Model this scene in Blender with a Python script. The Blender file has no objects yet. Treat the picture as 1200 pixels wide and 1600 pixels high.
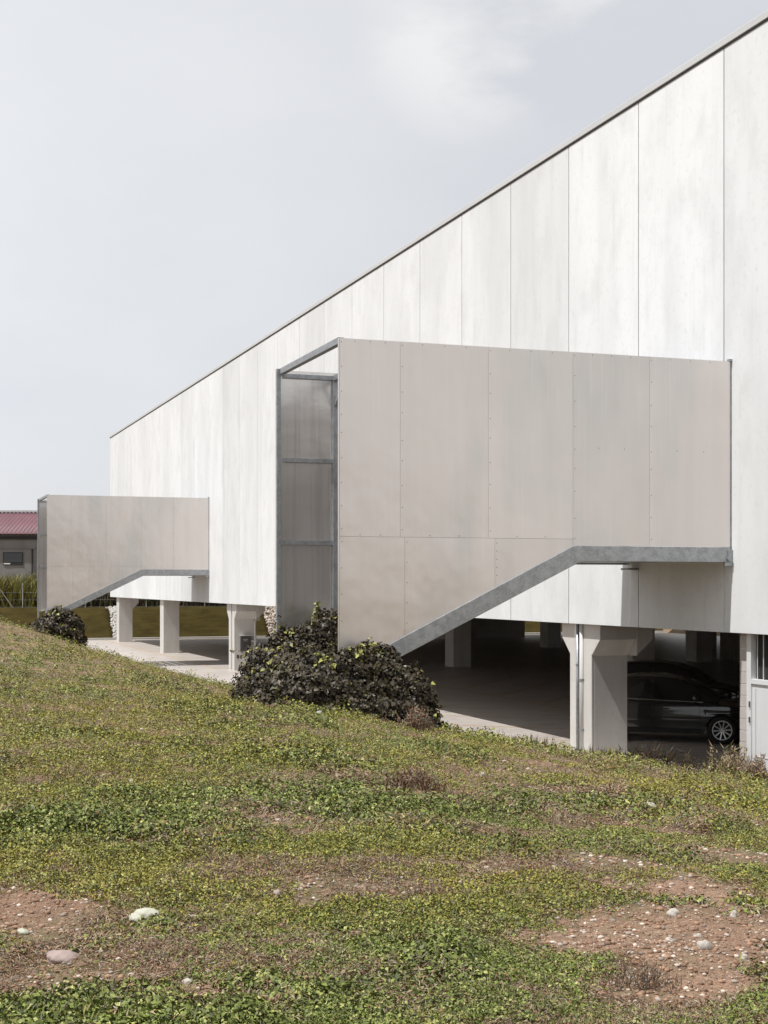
import bpy, bmesh, math, random
import numpy as np
from mathutils import Vector, Matrix
R = math.radians
rng = np.random.default_rng(7)
random.seed(7)
SC = bpy.context.scene
COL = SC.collection

# ------------------------------------------------------------------ camera
EYE = (-14.034, 0.0, 3.71)
YAW = 19.4738
cd = bpy.data.cameras.new('camera'); cam = bpy.data.objects.new('camera', cd); COL.objects.link(cam)
cam.location = EYE; cam.rotation_euler = (R(90), 0, R(-YAW))
cd.sensor_fit = 'VERTICAL'; cd.sensor_height = 36; cd.sensor_width = 27
cd.lens = 2220 / 1600 * 36; cd.shift_y = 112 / 1600
cd.clip_start = 0.1; cd.clip_end = 5000
SC.camera = cam

# ------------------------------------------------------------------ light
SUN = Vector((0.514, 0.065, -1.0)).normalized()          # the way the light travels
EL = math.asin(-SUN.z)
AZ = math.atan2(-SUN.x, -SUN.y)                           # towards the sun, clockwise from +Y
sl = bpy.data.lights.new('sun', 'SUN'); so = bpy.data.objects.new('sun', sl); COL.objects.link(so)
so.rotation_euler = SUN.to_track_quat('-Z', 'Y').to_euler(); so.location = (-30, -10, 60)
sl.energy = 4.7; sl.angle = R(0.6); sl.color = (1.0, 0.982, 0.958)

w = bpy.data.worlds.new('World'); SC.world = w; w.use_nodes = True
nt = w.node_tree; nt.nodes.clear()
def N(t, **k):
    n = nt.nodes.new(t)
    for a, b in k.items(): setattr(n, a, b)
    return n
out = N('ShaderNodeOutputWorld'); bg = N('ShaderNodeBackground'); bg.inputs[1].default_value = 0.1
sky = N('ShaderNodeTexSky', sky_type='NISHITA'); sky.sun_disc = False
sky.sun_elevation = EL; sky.sun_rotation = AZ; sky.dust_density = 3.0; sky.air_density = 1.0
tc = N('ShaderNodeTexCoord')
mp = N('ShaderNodeMapping'); mp.inputs['Scale'].default_value = (1, 1, 2.2)
n1 = N('ShaderNodeTexNoise'); n1.inputs['Scale'].default_value = 2.3; n1.inputs['Detail'].default_value = 5; n1.inputs['Roughness'].default_value = .5
r1 = N('ShaderNodeValToRGB'); r1.color_ramp.elements[0].position = .36; r1.color_ramp.elements[1].position = .72
r1.color_ramp.elements[0].color = (7.35, 7.5, 7.88, 1); r1.color_ramp.elements[1].color = (8.3, 8.35, 8.45, 1)
n2 = N('ShaderNodeTexNoise'); n2.inputs['Scale'].default_value = 6.5; n2.inputs['Detail'].default_value = 7; n2.inputs['Roughness'].default_value = .55
r2 = N('ShaderNodeValToRGB'); r2.color_ramp.elements[0].position = .43; r2.color_ramp.elements[1].position = .60
r2.color_ramp.elements[0].color = (0, 0, 0, 1); r2.color_ramp.elements[1].color = (.75, .75, .75, 1)
mx = N('ShaderNodeMixRGB'); mx.inputs[0].default_value = .86
mc = N('ShaderNodeMixRGB'); mc.inputs[2].default_value = (8.7, 8.7, 8.75, 1)
L = nt.links.new
L(tc.outputs['Generated'], mp.inputs[0]); L(mp.outputs[0], n1.inputs[0]); L(mp.outputs[0], n2.inputs[0])
L(n1.outputs[0], r1.inputs[0]); L(n2.outputs[0], r2.inputs[0])
L(sky.outputs[0], mx.inputs[1]); L(r1.outputs[0], mx.inputs[2])
def cloud_at(az, el, rad):                                    # a soft cloud bank in one quarter of the sky
    d0 = (math.sin(R(az)) * math.cos(R(el)), math.cos(R(az)) * math.cos(R(el)), math.sin(R(el)))
    vm = N('ShaderNodeVectorMath', operation='DOT_PRODUCT'); vm.inputs[1].default_value = d0; L(tc.outputs['Generated'], vm.inputs[0])
    mr = N('ShaderNodeMapRange', interpolation_type='SMOOTHSTEP'); mr.inputs[1].default_value = math.cos(R(rad)); mr.inputs[2].default_value = math.cos(R(rad * .25)); L(vm.outputs['Value'], mr.inputs[0])
    return mr.outputs[0]
ca_ = N('ShaderNodeMath', operation='MAXIMUM'); L(cloud_at(YAW + 3.4, 21.6, 4.9), ca_.inputs[0]); L(cloud_at(YAW + 6.5, 22.6, 4.2), ca_.inputs[1])
cb_ = N('ShaderNodeMath', operation='ADD'); cb_.inputs[1].default_value = .10; L(ca_.outputs[0], cb_.inputs[0])
cm_ = N('ShaderNodeMath', operation='MULTIPLY'); L(cb_.outputs[0], cm_.inputs[0]); L(r2.outputs[0], cm_.inputs[1])
L(mx.outputs[0], mc.inputs[1]); L(cm_.outputs[0], mc.inputs[0])
sx = N('ShaderNodeSeparateXYZ'); L(tc.outputs['Generated'], sx.inputs[0])
mrz = N('ShaderNodeMapRange'); mrz.inputs[1].default_value = .40; mrz.inputs[2].default_value = .80; mrz.inputs[3].default_value = 1.0; mrz.inputs[4].default_value = .60
L(sx.outputs[2], mrz.inputs[0])
mz = N('ShaderNodeMixRGB', blend_type='MULTIPLY'); mz.inputs[0].default_value = 1          # the thin veil of haze thins out towards the zenith
L(mc.outputs[0], mz.inputs[1]); L(mrz.outputs[0], mz.inputs[2]); 
mrx = N('ShaderNodeMapRange'); mrx.inputs[1].default_value = .05; mrx.inputs[2].default_value = .40; mrx.inputs[3].default_value = 1.14; mrx.inputs[4].default_value = 1.0
L(sx.outputs[0], mrx.inputs[0])
mxx = N('ShaderNodeMixRGB', blend_type='MULTIPLY'); mxx.inputs[0].default_value = 1         # brighter towards the sun's side
L(mz.outputs[0], mxx.inputs[1]); L(mrx.outputs[0], mxx.inputs[2]); L(mxx.outputs[0], bg.inputs[0]); L(bg.outputs[0], out.inputs[0])
SC.view_settings.view_transform = 'Standard'; SC.view_settings.look = 'None'
SC.view_settings.exposure = 0.0; SC.view_settings.gamma = 1

# ------------------------------------------------------------------ helpers
class MB:
    def __init__(s): s.v = []; s.f = []; s.m = []
    def add(s, vs, fs, mi=0):
        o = len(s.v); s.v += [tuple(p) for p in vs]; s.f += [tuple(i + o for i in f) for f in fs]; s.m += [mi] * len(fs); return s
    def box(s, a, b, mi=0):
        x0, y0, z0 = a; x1, y1, z1 = b
        vs = [(x0,y0,z0),(x1,y0,z0),(x1,y1,z0),(x0,y1,z0),(x0,y0,z1),(x1,y0,z1),(x1,y1,z1),(x0,y1,z1)]
        return s.add(vs, [(0,3,2,1),(4,5,6,7),(0,1,5,4),(1,2,6,5),(2,3,7,6),(3,0,4,7)], mi)
    def bar(s, p, q, wd, ht, up=(0,0,1), mi=0):
        p = Vector(p); q = Vector(q); d = (q - p).normalized(); u = Vector(up); sd = d.cross(u).normalized(); u = sd.cross(d).normalized()
        vs = []
        for c in (p, q):
            for a, b in ((-1,-1),(1,-1),(1,1),(-1,1)): vs.append(c + sd * a * wd / 2 + u * b * ht / 2)
        return s.add(vs, [(0,1,2,3),(7,6,5,4),(0,4,5,1),(1,5,6,2),(2,6,7,3),(3,7,4,0)], mi)
    def tube(s, pts, r, n=10, mi=0, cap=True):
        pts = [Vector(p) for p in pts]; rings = []
        for i, p in enumerate(pts):
            d = (pts[min(i + 1, len(pts) - 1)] - pts[max(i - 1, 0)]).normalized()
            a = d.orthogonal().normalized() if i == 0 else (rings_a - d * rings_a.dot(d)).normalized()
            rings_a = a; b = d.cross(a); rr = r[i] if isinstance(r, (list, tuple)) else r
            rings.append([p + (a * math.cos(2*math.pi*k/n) + b * math.sin(2*math.pi*k/n)) * rr for k in range(n)])
        vs = [v for ring in rings for v in ring]; fs = []
        for i in range(len(pts) - 1):
            for k in range(n):
                k2 = (k + 1) % n; fs.append((i*n+k, i*n+k2, (i+1)*n+k2, (i+1)*n+k))
        if cap: fs += [tuple(range(n))[::-1], tuple((len(pts)-1)*n + k for k in range(n))]
        return s.add(vs, fs, mi)
    def prism(s, poly, ax, a, b, mi=0):
        """poly in the two other axes, extruded along axis ax from a to b"""
        n = len(poly)
        def P(p, t):
            return {0: (t, p[0], p[1]), 1: (p[0], t, p[1]), 2: (p[0], p[1], t)}[ax]
        vs = [P(p, a) for p in poly] + [P(p, b) for p in poly]
        fs = [tuple(range(n)), tuple(range(2*n-1, n-1, -1))] + [(i, i+n, (i+1) % n + n, (i+1) % n) for i in range(n)]
        return s.add(vs, fs, mi)
    def build(s, name, mats, parent=None, smooth=False, bevel=0, loc=None):
        me = bpy.data.meshes.new(name); me.from_pydata(s.v, [], s.f)
        if not isinstance(mats, (list, tuple)): mats = [mats]
        for m in mats: me.materials.append(m)
        if len(mats) > 1: me.polygons.foreach_set('material_index', s.m)
        bm = bmesh.new(); bm.from_mesh(me); bmesh.ops.recalc_face_normals(bm, faces=bm.faces); bm.to_mesh(me); bm.free()
        if smooth: me.polygons.foreach_set('use_smooth', [True] * len(me.polygons))
        o = bpy.data.objects.new(name, me); COL.objects.link(o)
        if parent: o.parent = parent
        if loc: o.location = loc
        if bevel:
            b = o.modifiers.new('bevel', 'BEVEL'); b.width = bevel; b.segments = 2; b.limit_method = 'ANGLE'; b.angle_limit = R(40)
        return o

def npmesh(name, V, F, mats, mi=None, parent=None, smooth=False):
    V = np.asarray(V, np.float32); F = np.asarray(F, np.int32); k = F.shape[1]
    me = bpy.data.meshes.new(name)
    me.vertices.add(len(V)); me.vertices.foreach_set('co', V.ravel())
    me.loops.add(F.size); me.loops.foreach_set('vertex_index', F.ravel())
    me.polygons.add(len(F)); me.polygons.foreach_set('loop_start', np.arange(0, F.size, k, dtype=np.int32))
    for m in (mats if isinstance(mats, (list, tuple)) else [mats]): me.materials.append(m)
    if mi is not None: me.polygons.foreach_set('material_index', np.asarray(mi, np.int32))
    if smooth: me.polygons.foreach_set('use_smooth', np.ones(len(F), bool))
    me.update(calc_edges=True); me.validate()
    o = bpy.data.objects.new(name, me); COL.objects.link(o)
    if parent: o.parent = parent
    return o

def empty(name, loc=(0, 0, 0), rz=0):
    o = bpy.data.objects.new(name, None); COL.objects.link(o); o.location = loc; o.rotation_euler = (0, 0, rz); o.empty_display_size = .3
    return o
def tag(o, label=None, cat=None, group=None, kind=None):
    for k, v in (('label', label), ('category', cat), ('group', group), ('kind', kind)):
        if v: o[k] = v
    return o
def copy_tree(o, parent=None):
    c = o.copy(); COL.objects.link(c)
    if parent: c.parent = parent; c.matrix_parent_inverse = o.matrix_parent_inverse.copy()
    for ch in list(o.children): copy_tree(ch, c)
    return c

# value noise in numpy (2D)
_tab = rng.random((256, 256))
def vnoise(x, y, sc=1.0, oct=4, seed=0, gain=.5):
    x = np.asarray(x, float) / sc + seed * 17.3; y = np.asarray(y, float) / sc + seed * 9.1
    tot = 0; amp = 1; nm = 0
    for o in range(oct):
        xi = np.floor(x).astype(int); yi = np.floor(y).astype(int); fx = x - xi; fy = y - yi
        fx = fx*fx*(3-2*fx); fy = fy*fy*(3-2*fy)
        g = lambda a, b: _tab[(xi + a) % 256, (yi + b) % 256]
        tot = tot + amp * ((g(0,0)*(1-fx)+g(1,0)*fx)*(1-fy) + (g(0,1)*(1-fx)+g(1,1)*fx)*fy)
        nm += amp; amp *= gain; x = x * 2.03 + 5.7; y = y * 2.03 + 3.1
    return tot / nm

# ------------------------------------------------------------------ materials
def mat(name, base=(.5,.5,.5), rough=.6, metal=0.0, var=None, bump=None, spec=None, coat=0, extra=None):
    """var: list of (scale xyz, noise scale, detail, lo, hi, colour, amount) mixed over base; bump: list of (scale xyz, noise scale, strength, dist)"""
    m = bpy.data.materials.new(name); m.use_nodes = True; t = m.node_tree; n = t.nodes; b = n['Principled BSDF']
    b.inputs['Base Color'].default_value = (*base, 1); b.inputs['Roughness'].default_value = rough; b.inputs['Metallic'].default_value = metal
    if spec is not None: b.inputs['Specular IOR Level'].default_value = spec
    if coat: b.inputs['Coat Weight'].default_value = coat; b.inputs['Coat Roughness'].default_value = .04
    geo = n.new('ShaderNodeNewGeometry')
    def tex(sxyz, sc, det, rough_=.55, off=0):
        mp = n.new('ShaderNodeMapping'); mp.inputs['Scale'].default_value = sxyz; mp.inputs['Location'].default_value = (off, off * 1.7, off * .6)
        t.links.new(geo.outputs['Position'], mp.inputs[0])
        x = n.new('ShaderNodeTexNoise'); x.inputs['Scale'].default_value = sc; x.inputs['Detail'].default_value = det; x.inputs['Roughness'].default_value = rough_
        t.links.new(mp.outputs[0], x.inputs[0]); return x
    cur = None
    for i, (sxyz, sc, det, lo, hi, colr, amt) in enumerate(var or []):
        x = tex(sxyz, sc, det, off=i * 3.7)
        mr = n.new('ShaderNodeMapRange'); mr.inputs[1].default_value = lo; mr.inputs[2].default_value = hi; mr.inputs[3].default_value = 0; mr.inputs[4].default_value = amt
        t.links.new(x.outputs[0], mr.inputs[0])
        mix = n.new('ShaderNodeMixRGB'); mix.inputs[2].default_value = (*colr, 1)
        t.links.new(mr.outputs[0], mix.inputs[0])
        if cur is None: mix.inputs[1].default_value = (*base, 1)
        else: t.links.new(cur, mix.inputs[1])
        cur = mix.outputs[0]
    if extra: cur = extra(t, n, cur, geo, b) or cur
    if cur is not None: t.links.new(cur, b.inputs['Base Color'])
    prev = None
    for i, (sxyz, sc, st, dist) in enumerate(bump or []):
        x = tex(sxyz, sc, 4, off=11 + i)
        bp = n.new('ShaderNodeBump'); bp.inputs['Strength'].default_value = st; bp.inputs['Distance'].default_value = dist
        t.links.new(x.outputs[0], bp.inputs['Height'])
        if prev: t.links.new(prev, bp.inputs['Normal'])
        prev = bp.outputs[0]
    if prev: t.links.new(prev, b.inputs['Normal'])
    return m

def object_tone(lo, hi):
    def fn(t, n, cur, geo, b):
        oi = n.new('ShaderNodeObjectInfo'); mr = n.new('ShaderNodeMapRange'); mr.inputs[3].default_value = lo; mr.inputs[4].default_value = hi
        t.links.new(oi.outputs['Random'], mr.inputs[0])
        mu = n.new('ShaderNodeMixRGB'); mu.blend_type = 'MULTIPLY'; mu.inputs[0].default_value = 1
        t.links.new(cur, mu.inputs[1]); t.links.new(mr.outputs[0], mu.inputs[2]); return mu.outputs[0]
    return fn
def island_tone(lo, hi):
    def fn(t, n, cur, geo, b):
        mr = n.new('ShaderNodeMapRange'); mr.inputs[3].default_value = lo; mr.inputs[4].default_value = hi
        t.links.new(geo.outputs['Random Per Island'], mr.inputs[0])
        mu = n.new('ShaderNodeMixRGB'); mu.blend_type = 'MULTIPLY'; mu.inputs[0].default_value = 1
        if cur is None: mu.inputs[1].default_value = b.inputs['Base Color'].default_value
        else: t.links.new(cur, mu.inputs[1])
        t.links.new(mr.outputs[0], mu.inputs[2]); return mu.outputs[0]
    return fn

M = {}
M['wall'] = mat('wall_concrete', (.775,.792,.803), .75, var=[
    ((1,1,.12), 1.0, 6, .44, .74, (.64,.652,.662), .55),
    ((1,1,.40), .33, 6, .44, .68, (.62,.636,.645), .65),
    ((1,1,.55), 1.7, 9, .48, .68, (.64,.652,.66), .6),
    ((1,1,.07), 5, 6, .57, .74, (.58,.588,.588), .35),
    ((1,1,1), 9, 7, .56, .74, (.58,.58,.575), .4)],
    bump=[((1,1,1), 30, .12, .01)], extra=object_tone(.93, 1.02))
M['concrete'] = mat('column_concrete', (.60,.585,.56), .8, var=[
    ((1,1,.12), 3.0, 6, .42, .7, (.46,.445,.42), .6),
    ((1,1,1), 1.1, 6, .45, .7, (.50,.48,.45), .6),
    ((1,1,1), 14, 6, .58, .75, (.36,.34,.31), .4)], bump=[((1,1,1), 40, .15, .01)])
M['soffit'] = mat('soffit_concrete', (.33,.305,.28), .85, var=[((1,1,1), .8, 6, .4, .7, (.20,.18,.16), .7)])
M['gap'] = mat('joint_backing', (.10,.10,.10), .9)
M['zinc'] = mat('coping_metal', (.60,.61,.61), .5, .15, var=[((1,.2,1), 2, 5, .4, .7, (.52,.53,.53), .6)])
M['darkgap'] = mat('coping_dark_strip', (.045,.045,.045), .7)
M['galv'] = mat('galvanised_steel', (.40,.415,.43), .48, .65, var=[
    ((1,1,1), 9, 6, .38, .62, (.27,.285,.30), .8), ((1,1,1), 28, 3, .5, .7, (.52,.53,.54), .5), ((1,1,1), 1.5, 4, .5, .8, (.30,.31,.32), .5)],
    bump=[((1,1,1), 30, .05, .01)])
M['alu'] = mat('aluminium_cladding', (.735,.685,.655), .31, .86, var=[
    ((3,3,.10), 1.2, 5, .42, .68, (.67,.635,.605), .6), ((1,1,.30), .50, 4, .48, .66, (.55,.56,.545), .8),
    ((14,14,.25), 1.5, 3, .55, .8, (.80,.78,.76), .3), ((1,1,1), .8, 4, .5, .7, (.70,.645,.61), .5)],
    bump=[((1,1,.8), .38, .10, .6)], extra=object_tone(.97, 1.03), spec=.5)
M['alu_in'] = mat('aluminium_inner_face', (.76,.74,.72), .24, .80, var=[((8,8,.2), 1.6, 5, .45, .7, (.54,.52,.50), .6)],
    bump=[((1,1,1.6), .5, .08, .3)])
M['screw'] = mat('screw_heads', (.16,.155,.15), .5, .6)
M['step'] = mat('steel_tread', (.30,.30,.31), .5, .6)
M['floor'] = mat('parking_concrete', (.51,.465,.425), .42, var=[
    ((1,1,1), .5, 6, .4, .7, (.44,.395,.36), .7), ((.3,1,1), 3.5, 6, .5, .7, (.34,.30,.27), .5), ((1,1,1), 1.3, 6, .60, .72, (.22,.19,.17), .5), ((1,1,1), 40, 4, .6, .8, (.27,.25,.23), .3)],
    bump=[((1,1,1), 25, .05, .01)])
M['line'] = mat('orange_bay_paint', (.50,.33,.16), .6, var=[((1,1,1), 12, 5, .45, .62, (.50,.45,.38), .8)])
M['kerb'] = mat('kerb_concrete', (.50,.48,.45), .85, var=[((1,1,1), 6, 5, .45, .7, (.38,.36,.33), .7)])
def net_extra(t, n, cur, geo, b):
    mp = n.new('ShaderNodeMapping'); mp.inputs['Scale'].default_value = (.35, 1, 2.4); mp.inputs['Rotation'].default_value = (0, R(6), 0)
    t.links.new(geo.outputs['Position'], mp.inputs[0])
    x = n.new('ShaderNodeTexNoise'); x.inputs['Scale'].default_value = 2.2; x.inputs['Detail'].default_value = 6
    t.links.new(mp.outputs[0], x.inputs[0])
    bp = n.new('ShaderNodeBump'); bp.inputs['Strength'].default_value = .45; bp.inputs['Distance'].default_value = .2
    t.links.new(x.outputs[0], bp.inputs['Height']); t.links.new(bp.outputs[0], b.inputs['Normal']); return cur
M['net'] = mat('olive_erosion_netting', (.056,.042,.012), .95, spec=.08, var=[((.6,1,1.4), 1.5, 6, .42, .66, (.034,.026,.008), .8), ((1,1,1), .6, 4, .5, .7, (.075,.058,.018), .6)], extra=net_extra)
M['soil'] = mat('soil', (.36,.222,.145), .95, var=[
    ((1,1,1), .45, 6, .38, .54, (.135,.125,.045), .75),
    ((1,1,1), 1.4, 7, .45, .60, (.150,.130,.055), .6),
    ((1,1,1), .9, 6, .52, .66, (.28,.155,.10), .6),
    ((1,1,1), 9, 7, .50, .64, (.22,.125,.08), .6),
    ((1,1,1), 22, 6, .52, .66, (.47,.33,.235), .6),
    ((1,1,1), 55, 4, .52, .66, (.14,.10,.075), .5)],
    bump=[((1,1,1), 2.5, .5, .15), ((1,1,1), 14, .9, .05), ((1,1,1), 45, 1.0, .03), ((1,1,1), 120, .8, .01)])
def leafmat(name, c, rough=.6, lo=.55, hi=1.35, spec=.35):
    m = mat(name, c, rough, var=[((1,1,1), 1.3, 4, .4, .65, tuple(x * .75 for x in c), .6)], extra=island_tone(lo, hi), spec=spec)
    return m
M['g1'] = leafmat('olive_leaf', (.285,.262,.048))
M['g2'] = leafmat('green_leaf', (.185,.225,.048))
M['g3'] = leafmat('pale_green_leaf', (.36,.36,.12))
M['g4'] = leafmat('dark_green_leaf', (.12,.14,.05))
M['br'] = leafmat('reddish_stem', (.27,.155,.090))
M['st'] = leafmat('straw', (.38,.29,.19))
M['tw'] = leafmat('grey_twig', (.25,.205,.155))
M['iv'] = leafmat('dark_ivy_leaf', (.042,.032,.019), .5, .45, 1.8, .4)
M['iv2'] = leafmat('brown_ivy_leaf', (.066,.052,.028), .5, .55, 1.5, .38)
M['ivt'] = leafmat('yellow_green_ivy_leaf', (.26,.26,.065), .5)
M['core'] = mat('ivy_painted_shade_and_stems', (.018,.015,.010), .95)  # near-black fill for the shade inside the mounds, and shoot stems
M['reed'] = leafmat('reed_blade', (.20,.19,.065))
M['reedb'] = leafmat('dark_dry_backlit_blade', (.055,.044,.028))  # dark blade; carries the backlit look of the reeds behind the hall
M['clod'] = mat('soil_crumbs', (.30,.185,.12), .95, var=[((1,1,1), 30, 3, .45, .65, (.21,.125,.08), .6)], extra=island_tone(.6, 1.4))
M['stone'] = mat('pale_stone', (.44,.41,.36), .85, var=[((1,1,1), 14, 6, .42, .68, (.40,.36,.31), .7), ((1,1,1), 60, 4, .55, .7, (.30,.27,.23), .4)], bump=[((1,1,1), 30, .4, .01)])
M['stone_p'] = mat('pinkish_stone', (.36,.28,.25), .85, var=[((1,1,1), 14, 6, .42, .68, (.27,.21,.19), .7)], bump=[((1,1,1), 30, .4, .01)])
M['stone_g'] = mat('lichen_pale_stone', (.46,.46,.37), .85, var=[((1,1,1), 12, 6, .42, .68, (.42,.42,.32), .7)], bump=[((1,1,1), 30, .4, .01)])
M['pebble'] = mat('pebbles', (.46,.39,.33), .85, var=[((1,1,1), 40, 3, .5, .7, (.34,.27,.22), .5)], extra=island_tone(.5, 1.5))
M['carp'] = mat('black_car_paint', (.010,.010,.011), .22, 0, coat=1.0)
M['glass'] = mat('dark_car_glass', (.012,.013,.013), .05, 0, spec=.7)
M['tyre'] = mat('tyre_rubber', (.016,.016,.016), .8)
M['rim'] = mat('alloy_rim', (.62,.62,.63), .3, .85)
M['chrome'] = mat('chrome_trim', (.75,.75,.75), .15, 1)
M['trim'] = mat('black_trim', (.015,.015,.015), .6)
M['lamp'] = mat('headlamp_lens', (.35,.36,.37), .08, .3)
M['tail'] = mat('tail_lamp_lens', (.12,.01,.01), .15)
M['block'] = mat('concrete_block', (.50,.46,.43), .9, var=[((1,1,1), 5, 5, .42, .7, (.42,.38,.355), .8)], bump=[((1,1,1), 60, .3, .01)])
M['mortar'] = mat('pale_mortar', (.72,.70,.68), .9)
M['door'] = mat('white_door_paint', (.66,.67,.68), .45, var=[((1,1,.2), 2.5, 5, .45, .7, (.56,.57,.58), .7)])
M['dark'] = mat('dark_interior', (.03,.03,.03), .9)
M['box'] = mat('dark_grey_box', (.055,.055,.055), .5)
M['boxw'] = mat('small_pale_lettering', (.45,.45,.44), .6)
M['pvc'] = mat('pale_pipe', (.58,.57,.55), .5, var=[((1,1,.2), 6, 4, .45, .7, (.44,.43,.41), .6)])
M['fwall'] = mat('grey_render', (.22,.215,.205), .9, var=[((1,1,.3), .5, 5, .4, .7, (.17,.165,.155), .8), ((1,1,.1), 2, 5, .5, .7, (.15,.145,.14), .5)])
M['rroof'] = mat('red_corrugated_sheet', (.165,.070,.085), .6, var=[((1,.2,1), 1.2, 5, .4, .7, (.125,.058,.068), .8)])
M['post'] = mat('fence_galvanised', (.40,.40,.40), .5, .4)
M['timber'] = mat('bleached_plank', (.52,.49,.45), .85, var=[((1,.1,1), 14, 5, .4, .7, (.36,.33,.29), .8)])
M['rail'] = mat('white_rail', (.70,.69,.66), .6)

# ------------------------------------------------------------------ terrain
YK = [-200, 19.8, 21, 22.5, 25, 27.3, 33, 45, 53, 60, 70, 82, 95, 300]
XFK = [2.2, 1.9, .8, -.65, -1.1, -1.3, -1.5, -2.2, -2.6, -3.2, -3.5, -3.3, -3.1, -3.0]
WYK = [-200, 20, 22.5, 27, 33, 45, 53, 60, 300]
WK = [11.5, 11.5, 10., 9.2, 8.8, 8.2, 7.2, 6.0, 6.0]
def smin(a, b, k): h = np.clip(.5 + .5 * (b - a) / k, 0, 1); return b * (1 - h) + a * h - k * h * (1 - h)
def ground_z(x, y, rough=True):
    x = np.asarray(x, float); y = np.asarray(y, float)
    t = (np.interp(y, YK, XFK) - x) / np.interp(y, WYK, WK)
    h = 2.13 * smin(t, np.ones_like(t), .3)
    out_ = np.maximum(h, -.35)
    b1 = np.clip((y - 95.0) / 2.4, 0, 1) * 2.0 - .35 * (y < 95.0)          # far bank
    b2 = np.clip((x - 42.0) / 2.6, 0, 1) * 1.9 - .35 * (x < 42.0)          # bank behind the building
    b2 = np.where(y > -40, b2, -.35)
    z = np.maximum(out_, np.maximum(b1, b2))
    if rough:
        k = np.clip((h + .05) * 1.5, 0, 1) * (y < 95)
        z = z + k * ((vnoise(x, y, 2.2, 3, 1) - .5) * .14 + (vnoise(x, y, .5, 3, 2) - .5) * .075 + (vnoise(x, y, .14, 2, 3) - .5) * .022)
        z = z + (y >= 97.4) * (vnoise(x, y, 3, 3, 5) - .5) * .2
    return z
def axis(segs):
    a = [segs[0][0]]
    for s0, s1, st in segs: a += list(np.linspace(s0, s1, max(1, int(round((s1 - s0) / st))) + 1)[1:])
    return np.array(a)
gx = axis([(-3000,-400,650),(-400,-60,40),(-60,-20,2),(-20,-15,.35),(-15,3,.075),(3,48,1.5),(48,140,20),(140,3000,700)])
gy = axis([(-3000,-300,700),(-300,-40,40),(-40,2,3),(2,4,.3),(4,13,.075),(13,30,.15),(30,60,.3),(60,94.5,.6),(94.5,98,.3),(98,160,6),(160,4000,640)])
GX, GY = np.meshgrid(gx, gy); GZ = ground_z(GX, GY)
nx, ny = len(gx), len(gy)
V = np.stack([GX.ravel(), GY.ravel(), GZ.ravel()], 1)
ii = (np.arange(ny - 1)[:, None] * nx + np.arange(nx - 1)[None]).ravel()
g = npmesh('ground', V, np.stack([ii, ii + 1, ii + nx + 1, ii + nx], 1), M['soil'], smooth=True)
tag(g, kind='structure')

# parking floor
b = MB(); b.box((-4.6, 10.0, -.25), (42.0, 94.7, 0))
tag(b.build('parking_floor', M['floor']), kind='structure')
b = MB()
def stripe(p, q, wd=.11):
    p = Vector((*p, .004)); q = Vector((*q, .004)); d = (q - p).normalized(); s_ = Vector((-d.y, d.x, 0)) * wd / 2
    b.add([p - s_, q - s_, q + s_, p + s_], [(0, 1, 2, 3)])
def stripe_run():
    stripe((-.25, 60.5), (-.25, 94)); stripe((5.05, 25), (5.05, 94))
    for k in range(-1, 19):
        y0 = 31.86 + 3.3 * k
        stripe((-.6 if y0 < 58 else -.2, y0 + .0), (5.0, y0 - 4.55))
        stripe((5.1, y0 + 7.7), (10.0, y0 + 13.4))
stripe_run()
tag(b.build('bay_markings', M['line']), kind='structure')
b = MB(); b.box((-4.3, 94.45, -.1), (42, 94.7, .13))
tag(b.build('kerb', M['kerb'], bevel=.015), kind='structure')

# ------------------------------------------------------------------ warehouse
ZB, ZT, Y1, XB = 2.85, 13.17, 93.22, 40.0
wh = empty('warehouse', (0, 0, 0))
tag(wh, 'long pale concrete hall raised on columns above an open parking level', 'warehouse')
J = [21.673 + 3.008 * k for k in range(-7, 24)] + [Y1]
for k in range(len(J) - 1):
    b = MB(); b.box((0, J[k] + .014, ZB), (.16, J[k + 1] - .014, ZT)); b.build('wall_panel', M['wall'], wh, bevel=.006)
b = MB(); b.box((.161, J[0], ZB + .05), (.30, Y1 - .18, ZT - .1)); b.build('panel_backing', M['gap'], wh)
x = .165
b = MB(); b.box((.17, Y1 - .17, ZB), (XB, Y1 - .01, ZT)); b.box((XB - .16, J[0], ZB), (XB, Y1 - .175, ZT)); b.box((.31, J[0], ZB), (XB - .17, J[0] + .16, ZT))
b.build('rear_walls', M['wall'], wh)
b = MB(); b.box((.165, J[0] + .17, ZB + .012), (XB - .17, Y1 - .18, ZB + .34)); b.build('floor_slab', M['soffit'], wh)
b = MB(); b.box((.31, J[0] + .17, ZT - .5), (XB - .17, Y1 - .18, ZT - .2)); b.build('roof', M['zinc'], wh)
b = MB(); b.box((-.035, J[0], ZT + .035), (.35, Y1 + .03, ZT + .165)); b.build('roof_coping', M['zinc'], wh, bevel=.01)
b = MB(); b.box((-.015, J[0], ZT), (.30, Y1 + .01, ZT + .035)); b.build('coping_dark_strip', M['darkgap'], wh)  # dark strip set back under the coping

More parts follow.
